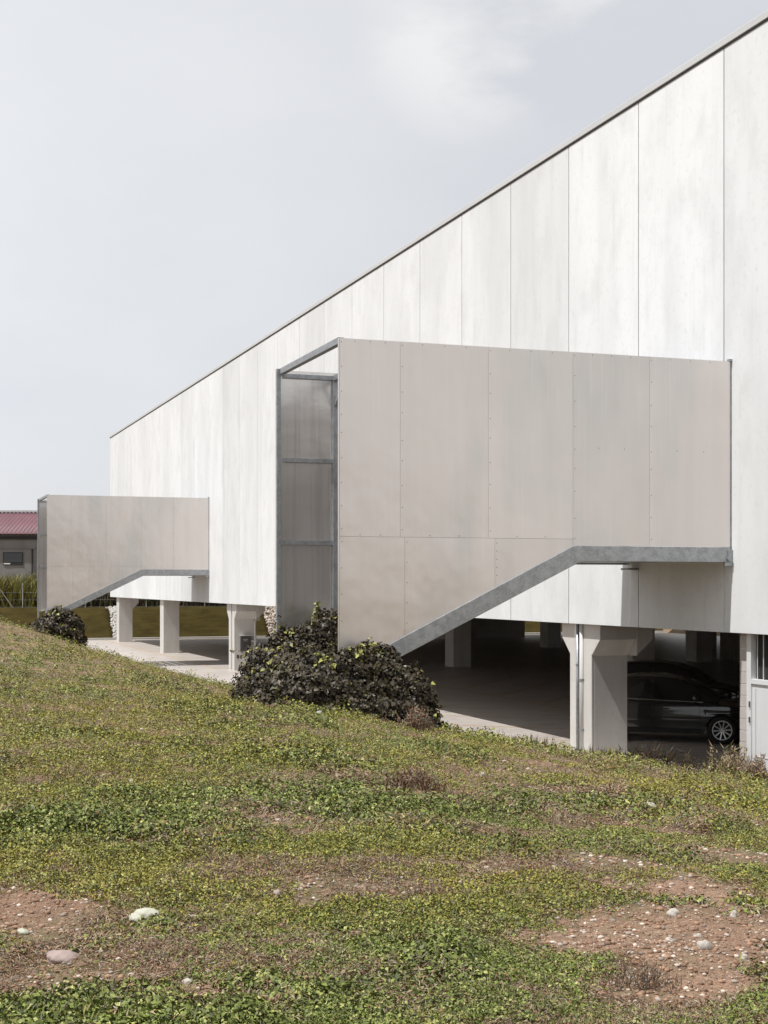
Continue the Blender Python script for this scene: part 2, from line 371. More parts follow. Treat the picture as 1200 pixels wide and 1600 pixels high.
def column(x0, yc, kind):
    """kind: 'y' capital spreading along the wall and inwards, 'x' inwards only, 'n' plain"""
    b = MB(); hw = .50; x1 = x0 + .86; zt = ZB + .011
    if kind == 'y':
        poly = [(yc-hw,-.2),(yc+hw,-.2),(yc+hw,2.18),(yc+.88,2.53),(yc+.88,zt),(yc-.88,zt),(yc-.88,2.53),(yc-hw,2.18)]
                # front with a shallow pipe groove: two flanges and a recessed web
        b.prism(poly, 0, x0 + .06, x1)
        b.prism([(yc-hw,-.2),(yc-.13,-.2),(yc-.13,zt),(yc-.88,zt),(yc-.88,2.53),(yc-hw,2.18)], 0, x0, x0 + .06)
        b.prism([(yc+.13,-.2),(yc+hw,-.2),(yc+hw,2.18),(yc+.88,2.53),(yc+.88,zt),(yc+.13,zt)], 0, x0, x0 + .06)
        b.prism([(x1,2.18),(x1+.4,2.53),(x1+.4,zt),(x1,zt)], 1, yc - hw - .395, yc + hw + .395)
    else:
        b.box((x0, yc - hw, -.2), (x1, yc + hw, zt))
        if kind == 'x': b.prism([(x1,2.1),(x1+.4,2.5),(x1+.4,zt),(x1,zt)], 1, yc - hw + .01, yc + hw - .01)
    return b.build('column', M['concrete'], wh, bevel=.012)
YC = [11.07, 27.07, 43.07, 59.07, 75.07, 91.0]
front = {}
for yc, kd in ((27.45, 'y'), (43.65, 'y'), (59.85, 'y'), (76.0, 'n'), (91.08, 'x')):
    front[yc] = column(.165, yc, kd)
for xr in (9.95, 22.4, 34.8):
    for yc in YC[1:]:
        if (xr, yc) != (9.95, 91.0): column(xr, yc, 'n')
# pipes on the near column
def pipe(parent, pts, r, m=M['galv'], name='downpipe'):
    b = MB(); b.tube(pts, r, 12); return b.build(name, m, parent, smooth=True)
c1 = front[27.45]
p = pipe(c1, [(.15, 27.56, -.1), (.15, 27.56, ZB)], .035)
for z in (1.95, .8):
    b = MB(); b.tube([(.15, 27.56, z), (.15, 27.56, z + .03)], .045, 12); b.box((.165, 27.52, z), (.22, 27.66, z + .03)); b.build('pipe_clip', M['galv'], p)
p = pipe(c1, [(.15, 27.36, -.1), (.15, 27.36, ZB)], .055, M['pvc'])
for z in (1.62, .55):
    b = MB(); b.tube([(.15, 27.36, z), (.15, 27.36, z + .05)], .066, 12); b.box((.165, 27.28, z), (.22, 27.36, z + .04)); b.build('pipe_clip', M['galv'], p)
# box and offset pipe on the second column
c2 = front[59.85]
b = MB(); b.box((.42, 59.17, .83), (.86, 59.345, 1.48)); bx = b.build('meter_box', M['box'], c2, bevel=.012)
b = MB(); b.box((.40, 59.13, 1.48), (.88, 59.345, 1.51)); b.build('box_lid', M['pvc'], bx)
b = MB()
for k in range(5): b.box((.52 + k * .04, 59.164, 1.31), (.545 + k * .04, 59.1695, 1.35))
for k in range(4): b.box((.54 + k * .04, 59.164, 1.25), (.565 + k * .04, 59.1695, 1.28))
b.build('box_lettering', M['boxw'], bx)
p = pipe(c2, [(1.24, 59.25, ZB), (1.24, 59.25, 2.27), (1.20, 59.25, 2.17), (1.09, 59.25, 2.17), (1.05, 59.25, 2.10), (1.05, 59.25, -.1)], .055, M['pvc'])
b = MB(); b.box((.86, 59.20, 1.22), (1.10, 59.34, 1.29)); b.build('pipe_clip', M['pvc'], p)

# service room on the right
YE, YD = 21.57, 21.24
# service room on the right: block pier, door, grille
b = MB(); yE, yD = YE, YD
zc_ = -.3; k = 0
while zc_ < 2.84:
    z2 = min(zc_ + .205, 2.845); b.box((.26, yD, zc_), (.46, yE, z2 - .012)); zc_ += .205; k += 1
pier = b.build('block_pier', M['block'], wh, bevel=.004)
b = MB(); b.box((.268, yD + .004, -.3), (.45, yE - .006, 2.845)); b.build('mortar', M['mortar'], pier)
b = MB(); b.box((.46, 12.0, -.3), (.60, yE - .01, 2.845)); b.build('service_room_wall', M['block'], wh)
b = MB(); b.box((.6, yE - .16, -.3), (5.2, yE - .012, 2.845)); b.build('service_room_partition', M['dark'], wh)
b = MB(); b.box((.26, 12.0, -.3), (.40, 18.35, 2.845)); b.build('service_room_front', M['block'], wh)
dr = MB(); dr.box((.20, 18.46, .05), (.245, 21.10, 1.97)); door = dr.build('service_door', M['door'], wh, bevel=.004)
b = MB()
b.box((.17, 21.10, .03), (.28, 21.23, 2.845)); b.box((.17, 18.36, .03), (.28, 18.46, 2.845)); b.box((.17, 18.46, 1.975), (.28, 21.10, 2.06))
b.build('door_frame', M['door'], door, bevel=.004)
b = MB(); b.box((.190, 18.6, .72), (.1995, 20.98, .735)); b.box((.190, 20.98, .12), (.1995, 21.0, 1.9)); b.build('pressed_seams', M['pvc'], door)
b = MB()
for k in range(14): b.tube([(.225, 20.98 - k * .18, 2.06), (.225, 20.98 - k * .18, 2.845)], .010, 8)
b.build('transom_bars', M['pvc'], door)
b = MB(); b.box((.30, 18.46, 2.06), (.34, 21.10, 2.845)); b.build('transom_shade_panel', M['dark'], door)  # black sheet standing in for the unlit room behind the bars
for z in (1.62, 1.35):
    b = MB(); b.tube([(.155, 21.12, z - .05), (.155, 21.12, z + .05)], .015, 8); b.build('hinge', M['screw'], door)

b = MB()
for y0, y1 in ((12.0, 58.9), (59.2, 60.0), (60.6, 62.6)):  # added walls that keep the back of the parking level dark
    b = MB(); b.box((24.6, y0, -.2), (24.8, y1, 2.855)); b.build('added_shade_wall', M['soffit'], wh)
b = MB(); b.box((22.0, 89.6, -.2), (28.0, 92.8, 2.855)); b.build('added_shade_block', M['soffit'], wh)  # added block that makes the shaded bank behind read black

# ------------------------------------------------------------------ escape stair
def clip_poly(poly, x0, x1):
    def cl(pts, keep, xx):
        o = []
        for i in range(len(pts)):
            a, c = pts[i], pts[(i + 1) % len(pts)]; ka, kc = keep(a[0]), keep(c[0])
            if ka: o.append(a)
            if ka != kc: t = (xx - a[0]) / (c[0] - a[0]); o.append((xx, a[1] + t * (c[1] - a[1])))
        return o
    return cl(cl(poly, lambda v: v >= x0 - 1e-9, x0), lambda v: v <= x1 + 1e-9, x1)
def make_stair():
    root = empty('escape_stair', (0, 21.43, 0))
    def P(mb, name, m, **k):
        o = mb.build(name, m, None, **k); o.parent = root; return o      # modelled relative to the near face: y = 0
    sl_ = .486; zs = lambda x: 2.81 + (x + 6.24) * sl_
    x_in = -.03; xk = -3.09; zl = 4.35; W_ = 3.62
    # side cladding, camera side (y 0..0.03) and far side (y W_..W_+0.03)
    up = [-7.2, -6.18, -4.64, -3.09, -1.63, x_in]
    lo = [-7.2, -6.10, -4.52, -3.09]
    for side, y0, m in ((0, 0.0, M['alu']), (1, W_, M['alu_in'])):
        for i in range(5):
            z0 = 4.459 if i < 3 else zl
            b = MB(); b.box((up[i] + .0015, y0, z0 + .002), (up[i+1] - .0015, y0 + .03, 7.60))
            if side == 0:
                n = 9; jit = rng.uniform(-.05, .05, n)
                for k in range(n): b.add(*screw(up[i] + (.035 if i else .03), 0, z0 + .12 + (7.54 - z0 - .12) * k / (n - 1) + jit[k] * (0 < k < n - 1)), 1)
                for k in range(1, 4): b.add(*screw(up[i] + (up[i+1] - up[i]) * k / 4, 0, 7.565), 1)
                for k in range(1, 3): b.add(*screw(up[i] + (up[i+1] - up[i]) * k / 3, 0, z0 + .03 if i < 3 else 6.0), 1)
            P(b, 'cladding_sheet', [m, M['screw']])
        for i in range(3):
            poly = clip_poly([(-7.2, 2.42), (-7.0, zs(-7.0)), (xk, zs(xk)), (xk, 4.457), (-7.2, 4.457)], lo[i], lo[i+1] - .003)
            b = MB(); b.prism(poly, 1, y0, y0 + .03)
            if side == 0:
                zb_ = max(zs(lo[i]), 2.5)
                for k in range(5): b.add(*screw(lo[i] + .035, 0, zb_ + .2 + (4.38 - zb_ - .2) * k / 4), 1)
            P(b, 'cladding_sheet', [m, M['screw']])
    # horizontal backing rails, one showing in the joint gap
    for y0 in (.032, W_ - .062):
        b = MB(); b.box((-7.18, y0, 4.42), (-3.1, y0 + .06, 4.50)); P(b, 'rail', M['galv'])
        b = MB(); b.box((-7.13, y0, 5.93), (-.05, y0 + .06, 6.0)); P(b, 'rail', M['galv'])
        b = MB(); b.box((-7.13, y0, 7.46), (-.05, y0 + .06, 7.535)); P(b, 'rail', M['galv'])
        for xp, zb_ in ( (-6.14, 2.86), (-4.64, 3.6), (-3.09, 4.36), (-1.63, 4.36), (-.10, 4.36)):
            yy = (y0 + .01, y0 + .075) if y0 < 1 else (y0 - .025, y0 + .05)
            b = MB(); b.box((xp - .055, yy[0], zb_), (xp + .055, yy[1], 7.45)); P(b, 'post', M['galv'])
    b = MB(); b.box((-7.215, .0, 2.42), (-7.203, .05, 7.6)); P(b, 'edge_trim', M['alu'])
    b = MB(); b.box((-7.255, W_ - .05, 1.6), (-7.185, W_ + .05, 7.62)); P(b, 'corner_post', M['galv'])
    b = MB(); b.box((-.028, -.01, 4.35), (-.004, .04, 7.60)); b.box((-.06,-.03,7.60),(-.0,.06,7.64)); P(b, 'wall_flashing', M['galv'])
    # cross bars over the top
    for xb, zz in ((-7.16, 7.57), (-6.14, 7.50)):
        b = MB(); b.box((xb - .05, .06, zz - .05), (xb + .05, W_ - .07, zz + .05)); P(b, 'cross_bar', M['galv'])
    b = MB(); b.bar((-6.14, 2.95, 7.44), (-6.14, W_ - .10, 7.0), .05, .07, up=(1,0,0)); P(b, 'brace', M['galv'])
    # stringers: sloped channel and level channel mitred together
    dz = .265
    for y0, y1 in ((-.035, .055), (W_ - .07, W_ + .065)):
        poly = [(-6.9, zs(-6.9) - .006), (xk, zl - .003), (-.04, zl - .003), (-.04, zl - dz), (-2.95, zl - dz), (-6.86, zs(-6.86) - .30)]
        b = MB(); b.prism(poly, 1, y0, y1); P(b, 'stringer', M['galv'], bevel=.008)
    # end bracket
    b = MB(); b.box((-.16, -.045, 4.02), (-.005, .0, 4.08)); b.box((-.10, -.05, 4.09), (-.005, -.036, 4.30)); b.tube([(-.08, -.075, 4.14), (-.08, -.03, 4.14)], .04, 12)
    P(b, 'end_bracket', M['galv'])
    # landing and steps
    b = MB(); b.box((-3.0, .06, 4.12), (-.02, W_ - .08, 4.20)); P(b, 'landing', M['step'])
    b = MB()
    b.box((-.24, W_ - .42, 3.98), (-.02, W_ - .10, 4.018))
    P(b, 'landing_beams', M['step'])
    for k in range(11):
        xx = -3.05 - k * .335; zz = 4.13 - k * .163
        b = MB(); b.box((xx - .34, .06, zz - .03), (xx, W_ - .08, zz)); P(b, 'tread', M['step'])
    # concrete footing
    b = MB(); b.box((-6.9, -.12, 0.2), (-6.1, W_ + .1, 2.40)); P(b, 'footing', M['concrete'], bevel=.02)
    return root
def screw(x, y, z, r=.0075):
    n = 6
    vs = [(x + r*math.cos(2*math.pi*k/n), y - .004, z + r*math.sin(2*math.pi*k/n)) for k in range(n)] + [(x + 1.2*r*math.cos(2*math.pi*k/n), y + .001, z + 1.2*r*math.sin(2*math.pi*k/n)) for k in range(n)]
    return vs, [tuple(range(n))] + [(k, k + n, (k+1) % n + n, (k+1) % n) for k in range(n)]
st1 = make_stair()
tag(st1, 'near escape stair clad in pale metal sheets, its slanting steel beam ending in ivy', 'outside stair', 'metal clad escape stairs on the long wall')
st2 = copy_tree(st1); st2.location.y = 63.50
tag(st2, 'farther, smaller looking escape stair clad in pale metal, beside the red roofed building', 'outside stair')

# ------------------------------------------------------------------ leaf meshes
def leaf_cloud(P, Nrm, size, asp, fold, spin, mats, mi, name, parent=None, flat=False):
    """each leaf: folded blade of two quads from a base point along direction; P base (n,3), Nrm facing normals"""
    n = len(P)
    Nrm = Nrm / np.linalg.norm(Nrm, axis=1, keepdims=True)
    a = np.cross(Nrm, np.array([0.13, .31, 1.0])); a /= np.linalg.norm(a, axis=1, keepdims=True) + 1e-9
    c = np.cross(Nrm, a)
    ca, sa = np.cos(spin)[:, None], np.sin(spin)[:, None]
    d = a * ca + c * sa; s = np.cross(Nrm, d)
    sz = size[:, None]; wd = sz * asp
    up = Nrm * (fold[:, None] * wd)
    base = P; tip = P + d * sz - Nrm * sz * .18
    m1 = P + d * sz * .5
    l1 = P + d * sz * .38 + s * wd * .5 + up; r1 = P + d * sz * .38 - s * wd * .5 + up
    if flat:
        V = np.stack([base, l1, tip, r1], 1).reshape(-1, 3)
        return npmesh(name, V, np.arange(n * 4).reshape(-1, 4), mats, mi, parent)
    V = np.stack([base, l1, tip, r1, m1], 1).reshape(-1, 3)
    o = np.arange(n)[:, None] * 5
    F = np.concatenate([o + np.array([[0, 4, 2, 1]]), o + np.array([[0, 3, 2, 4]])], 1).reshape(-1, 4)
    return npmesh(name, V, F, mats, np.repeat(mi, 2), parent)

# ------------------------------------------------------------------ ground cover
fw = np.array([math.sin(R(YAW)), math.cos(R(YAW))])
BARE = [(880,1360,.5),(950,1320,.5),(1130,1335,.6),(1180,1290,.5),(900,1450,.5),(850,1500,.4),(1040,1355,.6),(980,1400,.5),(720,1190,.5),(840,1205,.5),(960,1240,.4),(1120,1265,.4),(170,1440,.3),(20,1480,.5),(70,1545,.4),(680,1345,.35),(300,1310,.35),(560,1290,.35),(430,1225,.35),(1085,1440,1.1),(1130,1400,1.0),(1000,1470,.8),(1090,1530,.9),(1180,1450,.9),(1170,1560,.7),(60,1440,.7),(600,1400,.35),(1160,1500,.8),(1020,1520,.7),(1180,1350,.8),(960,1440,.7),(940,1345,.5),(30,1390,.5),(110,1520,.6),(620,1395,.4),(400,1405,.4),(270,1385,.3),(860,1275,.4),
        (700,1370,.4),(680,1530,.5),(270,1540,.45),(120,1270,.4),(340,1050,.0),(760,1215,.45),(640,1235,.5),(820,1320,.4),(420,1275,.45),(1000,1290,.4),(300,1075,.5),(900,1205,.5),(170,1010,.4),(60,1030,.4)]
def unproj(u, v, it=30):
    x = (u - 600) / 2220; z = -(v - 912) / 2220
    d = np.array([fw[0] + x * fw[1], fw[1] - x * fw[0], z]); t = 3.0
    lo, hi = 2.0, 110.0; prev = 2.0
    for t in np.arange(2.0, 110, .15):
        p_ = np.array(EYE) + d * t
        if p_[2] < ground_z(p_[0], p_[1]): return p_
    return np.array(EYE) + d * 110
ROCKS = [(226,1430,50,15,'stone_g','flat pale greenish stone half sunk in the plants at lower left'),
 (98,1506,54,18,'stone_p','large pinkish grey stone, flat topped, in the bottom left corner of the slope'),
 (1100,1484,24,17,'stone','rounded two-tone stone with grass under it, biggest on the bare soil'),
 (1052,1432,19,10,'stone','flat oval grey stone on bare soil above the rounded stone'),
 (1147,1440,13,11,'stone','bluish white angular stone right of the flat oval one'),
 (1092,1465,9,9,'stone','small bright white pebble just above the rounded stone'),
 (1163,1497,12,8,'stone','small white oval stone right of the rounded stone'),
 (1017,1260,18,12,'stone','pale boulder alone on the green slope below the dry weeds'),
 (499,1114,10,8,'stone','small white stone at the foot of the near ivy'),
 (204,1224,9,8,'stone','small white stone alone in the green, left middle of the slope'),
 (440,1243,10,6,'stone','small white flat stone in a brown patch, middle of the slope'),
 (434,1396,13,9,'stone_p','tan stone at the right end of a pebbly patch below the slope middle'),
 (80,1558,17,8,'stone','whitish flat stone below the large pinkish one'),
 (36,1461,20,8,'stone_g','pale yellowish flat stone near the left edge'),
 (754,1210,9,7,'stone','small pale stone on brown soil near the reddish weed'),
 (985,1122+145,8,6,'stone','small grey stone left of the pale boulder'),
 (292,1548,20,9,'stone','pale chip of stone in a red-brown hollow, bottom left of middle'),
 (1148,1565,18,8,'stone_p','flat tan stone sunk in bare soil at the bottom right corner')]
bare = [(unproj(u, v), s_) for u, v, s_ in BARE]
rockspots = [(unproj(u, v + h_ * .4), a_) for u, v, a_, h_, m, lb in ROCKS]
def cover(x, y):
    """0 bare soil .. 1 dense plants"""
    r = np.hypot(x - EYE[0], y - EYE[1])
    n = vnoise(x, y, 1.0, 4, 11, .6) * .45 + vnoise(x, y, .22, 4, 12, .65) * .55
    c = np.clip((n - .27) / .15, 0, 1)
    for p_, s_ in bare:
        rr = .047 * math.hypot(p_[0] - EYE[0], p_[1] - EYE[1])
        d = np.hypot(x - p_[0], y - p_[1]) + (vnoise(x, y, rr * 1.5, 4, 21, .65) - .5) * rr * 3.2
        c = c - s_ * np.exp(-(d / rr) ** 2) * 1.1
    for p_, a_ in rockspots:
        rr = a_ * .62 / 2220 * math.hypot(p_[0] - EYE[0], p_[1] - EYE[1])
        fx, fy = (x - p_[0]) + fw[0] * rr * .9, (y - p_[1]) + fw[1] * rr * .9      # plants stand back on the near side
        c = np.where(np.minimum(np.hypot(fx, fy), np.hypot(x - p_[0], y - p_[1])) < rr, -.2, c)
    return np.clip(c, -.2, 1)
def polar(n, r0, r1, half):
    th = (rng.random(n) * 2 - 1) * half; r = np.exp(rng.random(n) * math.log(r1 / r0) + math.log(r0))
    x = EYE[0] + r * (fw[0] * np.cos(th) + fw[1] * np.sin(th)); y = r * (fw[1] * np.cos(th) - fw[0] * np.sin(th))
    return x, y, r
def rows(n, r0, r1, half):
    th = rng.random(n) * half; out_ = rng.random(n) < .22; th = np.where(out_, half + (th / half) * R(24), th) * np.where(rng.random(n) < .5, 1, -1)
    r = 1 / (1 / r1 + rng.random(n) * (1 / r0 - 1 / r1))
    x = EYE[0] + r * (fw[0] * np.cos(th) + fw[1] * np.sin(th)); y = EYE[1] + r * (fw[1] * np.cos(th) - fw[0] * np.sin(th))
    return x, y, r
def cover_plants(NC, r0, r1, K, name, label):
    cx, cy, cr = rows(NC, r0, r1, R(19.5))
    gz0 = ground_z(cx, cy); cv = cover(cx, cy); foot = np.interp(cy, YK, XFK)
    keep = (cx < foot - .02) & (cx < -.02) & (gz0 > .02) & (cy < 95) & (rng.random(NC) < np.where(cv < 0, 0, .16 + .84 * cv))
    cx, cy, cr, cv = cx[keep], cy[keep], cr[keep], np.clip(cv[keep], 0, 1); n = len(cx)
    # plant kinds grow in drifts: each has its own leaf size, height and colour
    kind = vnoise(cx, cy, 1.1, 4, 34); big = np.clip((kind - .52) * 8, 0, 1)
    sc_ = (.0155 + .010 * big) * (cr / 5) ** .46 * (.75 + .5 * rng.random(n))
    hue = vnoise(cx, cy, 2.6, 4, 31); hue2 = vnoise(cx, cy, .7, 4, 32, .6); hue3 = vnoise(cx, cy, 1.7, 4, 36)
    ang = rng.random((n, K)) * 2 * math.pi; rad = np.sqrt(rng.random((n, K))) * sc_[:, None] * 1.6
    px = cx[:, None] + np.cos(ang) * rad; py = cy[:, None] + np.sin(ang) * rad
    tall = .5 + 2.4 * np.clip(vnoise(cx, cy, .35, 3, 33) * 2 - .7, 0, 1) + .7 * big
    pz = ground_z(px, py) + rng.random((n, K)) * (sc_ * tall)[:, None] * (.35 + cv[:, None]) + .002
    Pq = np.stack([px, py, pz], -1).reshape(-1, 3)
    Nn = np.stack([np.cos(ang) * .7, np.sin(ang) * .7, np.full((n, K), .9)], -1).reshape(-1, 3) + rng.normal(0, .4, (n * K, 3))
    Nn[:, 2] = np.abs(Nn[:, 2]) + .15
    size = np.repeat(sc_, K) * (.40 + .6 * rng.random(n * K))
    far = np.clip((cr - 6) / 8, 0, 1)
    r_ = rng.random(n); g_olive = .30 + .50 * far + (hue - .5) * 2.6 - .35 * big
    mi = np.where(r_ < g_olive, 0, 1)
    r3 = rng.random(n)
    mi = np.where((r3 < .10 + .10 * (hue3 > .56)), 2, mi); mi = np.where((r3 > .86 - .12 * big), 3, mi)
    brn = np.clip((hue2 - .545) * 6, 0, 1) * .75 + .03 + .55 * (1 - cv)
    r4 = rng.random(n)
    mi = np.where(r4 < brn * .5, 4, mi); mi = np.where((r4 > 1 - brn * .22), 5, mi); mi = np.where((r4 > .5) & (r4 < .5 + brn * .28), 6, mi)
    thin = np.repeat(mi >= 4, K); grass = np.repeat((rng.random(n) < .10) & (mi < 4), K)
    Nn[grass, 2] *= .15
    gc = leaf_cloud(Pq, Nn, size * np.where(thin, 1.6, 1) * np.where(grass, 2.0, 1), np.where(thin | grass, .16, .64)[:, None], rng.random(n * K) * .35, rng.random(n * K) * 6.28,
        [M['g1'], M['g2'], M['g3'], M['g4'], M['br'], M['st'], M['tw']], np.repeat(mi, K), name, flat=True)
    tag(gc, label, 'ground cover', kind='stuff')
cover_plants(560000, 3.2, 95, 7, 'ground_cover', 'low creeping green and brown plants covering the slope')

# gravel
ico_v = np.array([(0,0,1),(.894,0,.447),(.276,.851,.447),(-.724,.526,.447),(-.724,-.526,.447),(.276,-.851,.447),(.724,.526,-.447),(-.276,.851,-.447),(-.894,0,-.447),(-.276,-.851,-.447),(.724,-.526,-.447),(0,0,-1)])
ico_f = np.array([(0,1,2),(0,2,3),(0,3,4),(0,4,5),(0,5,1),(1,6,2),(2,7,3),(3,8,4),(4,9,5),(5,10,1),(2,6,7),(3,7,8),(4,8,9),(5,9,10),(1,10,6),(6,11,7),(7,11,8),(8,11,9),(9,11,10),(10,11,6)])
n = 120000
x, y, r = rows(n, 3.2, 45, R(19.5)); cvp = np.clip(cover(x, y), 0, 1)
ft = np.interp(y, YK, XFK)
keep = (x < ft + .28 - .5 * rng.random(n) ** 2) & (x < -.05) & (rng.random(n) < .05 + .95 * (1 - cvp) ** 1.4)
x, y, r = x[keep], y[keep], r[keep]; n = len(x)
s_ = (.0035 + .010 * rng.random(n) ** 4.5) * (r / 5) ** .55
S3 = s_[:, None] * (.7 + .6 * rng.random((n, 3))) * np.array([1.15, 1.0, .62])
V = ico_v[None] * S3[:, None, :] * (.82 + .36 * rng.random((n, 12, 1)))
a = rng.random(n) * 6.28; ca, sa = np.cos(a)[:, None], np.sin(a)[:, None]
V = np.stack([V[..., 0] * ca - V[..., 1] * sa, V[..., 0] * sa + V[..., 1] * ca, V[..., 2]], -1)
V = V + np.stack([x, y, np.maximum(ground_z(x, y), np.where(y > 10, .0, -1)) + s_ * .25], 1)[:, None]
F = (np.arange(n)[:, None, None] * 12 + ico_f[None]).reshape(-1, 3)
gv = npmesh('gravel', V.reshape(-1, 3), F, [M['clod'], M['pebble']], np.repeat((rng.random(n) < .26).astype(int), 20))
tag(gv, 'small pebbles and crumbs of soil scattered over the bare patches', 'gravel', kind='stuff')

# single stones
def rock(u, v, wpx, hpx, m, label, seed):
    p_ = unproj(u, v + hpx * .4); dist = np.dot(p_[:2] - np.array(EYE[:2]), fw)
    W_ = wpx / 2220 * dist; H_ = hpx / 2220 * dist
    bm = bmesh.new(); bmesh.ops.create_icosphere(bm, subdivisions=4, radius=1)
    rs = random.Random(seed); ph = [rs.random() * 9 for _ in range(6)]
    for vv in bm.verts:
        q = vv.co.copy()
        k = 1 + .13 * math.sin(2.3*q.x + ph[0]) * math.cos(2.1*q.y + ph[1]) + .09 * math.sin(4.1*q.z + ph[2] + 2*q.x) + .06 * math.sin(7*q.x + ph[3]) * math.sin(6*q.y + ph[4]) + .035 * math.sin(13*q.x + ph[5]) * math.sin(11*q.z + ph[0]) + .02 * math.sin(23*q.y + ph[1] + 9*q.x)
        vv.co = Vector((q.x * W_ / 2, q.y * W_ / 2 * .8, q.z * H_ * .75)) * k
    me = bpy.data.meshes.new('stone'); bm.to_mesh(me); bm.free(); me.materials.append(m)
    me.polygons.foreach_set('use_smooth', [True] * len(me.polygons))
    o = bpy.data.objects.new('stone', me); COL.objects.link(o)
    o.location = (p_[0], p_[1], float(ground_z(p_[0], p_[1])) + H_ * .16); o.rotation_euler = (0, 0, R(-YAW) + rs.uniform(-.3, .3))
    tag(o, label, 'stone', 'stones lying on the slope')
for i, (u, v, a_, h_, m, lb) in enumerate(ROCKS): rock(u, v, a_, h_, M[m], lb, i)

# ------------------------------------------------------------------ ivy
def ivy(name, blobs, nleaf, size, label, tips, shoots=(), weight=None):
    root = empty(name, (blobs[0][0][0], blobs[0][0][1], float(ground_z(blobs[0][0][0], blobs[0][0][1]))))
    C_ = np.array([b_[0] for b_ in blobs], float); S_ = np.array([b_[1] for b_ in blobs], float)
    ar = (S_[:, 0] * S_[:, 1] * S_[:, 2]) ** (2/3); k = rng.choice(len(blobs), nleaf * 3, p=ar / ar.sum())
    d = rng.normal(0, 1, (nleaf * 3, 3)); d /= np.linalg.norm(d, axis=1, keepdims=True)
    lump = 1 + .12 * (vnoise(d[:, 0] * 2 + k * 3.1, d[:, 2] * 2 + d[:, 1], .45, 3, 44) - .5) * 4 + .10 * np.sin(d[:, 0] * 5 + k * 2.1) * np.cos(d[:, 1] * 4.3 + k) + .1 * np.sin(d[:, 2] * 9 + k * 1.3 + d[:, 0] * 4)
    sh = (1 - .22 * rng.random(nleaf * 3) ** 2 + .07 * rng.random(nleaf * 3) ** 4)
    P_ = C_[k] + d * S_[k] * (lump * sh)[:, None]
    ins = np.zeros(len(P_), bool)
    for j in range(len(blobs)):
        q = (P_ - C_[j]) / S_[j]; ins |= ((q ** 2).sum(1) < .72) & (k != j)
    ok = (~ins) & (P_[:, 2] > ground_z(P_[:, 0], P_[:, 1]) - .02)
    P_ = P_[ok][:nleaf]; d = d[ok][:nleaf]; kk = k[ok][:nleaf]; n = len(P_)
    Nr = d / S_[kk]; Nr /= np.linalg.norm(Nr, axis=1, keepdims=True)
    Nr = Nr * .8 + rng.normal(0, .42, (n, 3)) + np.array([0, 0, .25])
    tn = vnoise(P_[:, 0] * 1.0 + P_[:, 1], P_[:, 2] * 1.0, .22, 2, 41)
    m_ = np.where(rng.random(n) < .4, 1, 0); m_ = np.where((tn > tips) & (rng.random(n) < .75), 2, m_)
    extra_P, extra_N, extra_m = [P_], [Nr], [m_]
    for (p0, h, nn, rad) in shoots:
        t = rng.random(nn); q = np.array(p0)[None] + np.stack([np.zeros(nn), np.zeros(nn), t * h], 1)
        dd = rng.normal(0, 1, (nn, 3)); dd[:, 2] *= .4; dd /= np.linalg.norm(dd, axis=1, keepdims=True)
        extra_P.append(q + dd * (rad * (1.05 - t) * rng.random(nn))[:, None]); extra_N.append(dd + [0, 0, .6]); extra_m.append(np.where(rng.random(nn) < .55, 2, 1))
    for q in rng.choice(len(P_), 46 if len(P_) > 10000 else 20, replace=False):
        if d[q, 2] < -.1: continue
        dr_ = d[q] * .7 + np.array([0, 0, .45]) + rng.normal(0, .3, 3); dr_ /= np.linalg.norm(dr_); ln = .14 + .26 * rng.random(); nn = 16
        t = rng.random(nn); q3 = P_[q] + dr_[None] * (t * ln)[:, None] + rng.normal(0, .03, (nn, 3)) - np.array([0, 0, .10]) * (t ** 2)[:, None]
        extra_P.append(q3); extra_N.append(rng.normal(0, .5, (nn, 3)) + [0, 0, .8]); extra_m.append(np.where(rng.random(nn) < .22, 2, 1))
    P_ = np.concatenate(extra_P); Nr = np.concatenate(extra_N); m_ = np.concatenate(extra_m); n = len(P_)
    lv = leaf_cloud(P_, Nr, size * (.45 + .85 * rng.random(n) ** 1.3), np.full((n, 1), .85), rng.random(n) * .45, rng.random(n) * 6.28, [M['iv'], M['iv2'], M['ivt']], m_, 'leaves')
    lv.parent = root; lv.matrix_parent_inverse = Matrix.Translation(-root.location)
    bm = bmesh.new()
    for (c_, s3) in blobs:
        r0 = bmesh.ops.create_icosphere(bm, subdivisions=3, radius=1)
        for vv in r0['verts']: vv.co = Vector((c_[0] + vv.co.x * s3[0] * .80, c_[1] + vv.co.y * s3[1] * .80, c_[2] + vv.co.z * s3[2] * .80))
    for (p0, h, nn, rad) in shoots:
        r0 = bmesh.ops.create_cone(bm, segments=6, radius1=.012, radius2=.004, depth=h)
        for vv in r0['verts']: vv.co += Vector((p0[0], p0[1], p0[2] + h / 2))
    me = bpy.data.meshes.new('shade_core_and_stems'); bm.to_mesh(me); bm.free(); me.materials.append(M['core'])  # blobs painted dark for shade between the leaves, plus shoot stems
    o = bpy.data.objects.new('shade_core_and_stems', me); COL.objects.link(o); o.parent = root; o.matrix_parent_inverse = Matrix.Translation(-root.location)
    tag(root, label, 'ivy', 'ivy mounds at the stair feet')
    return root
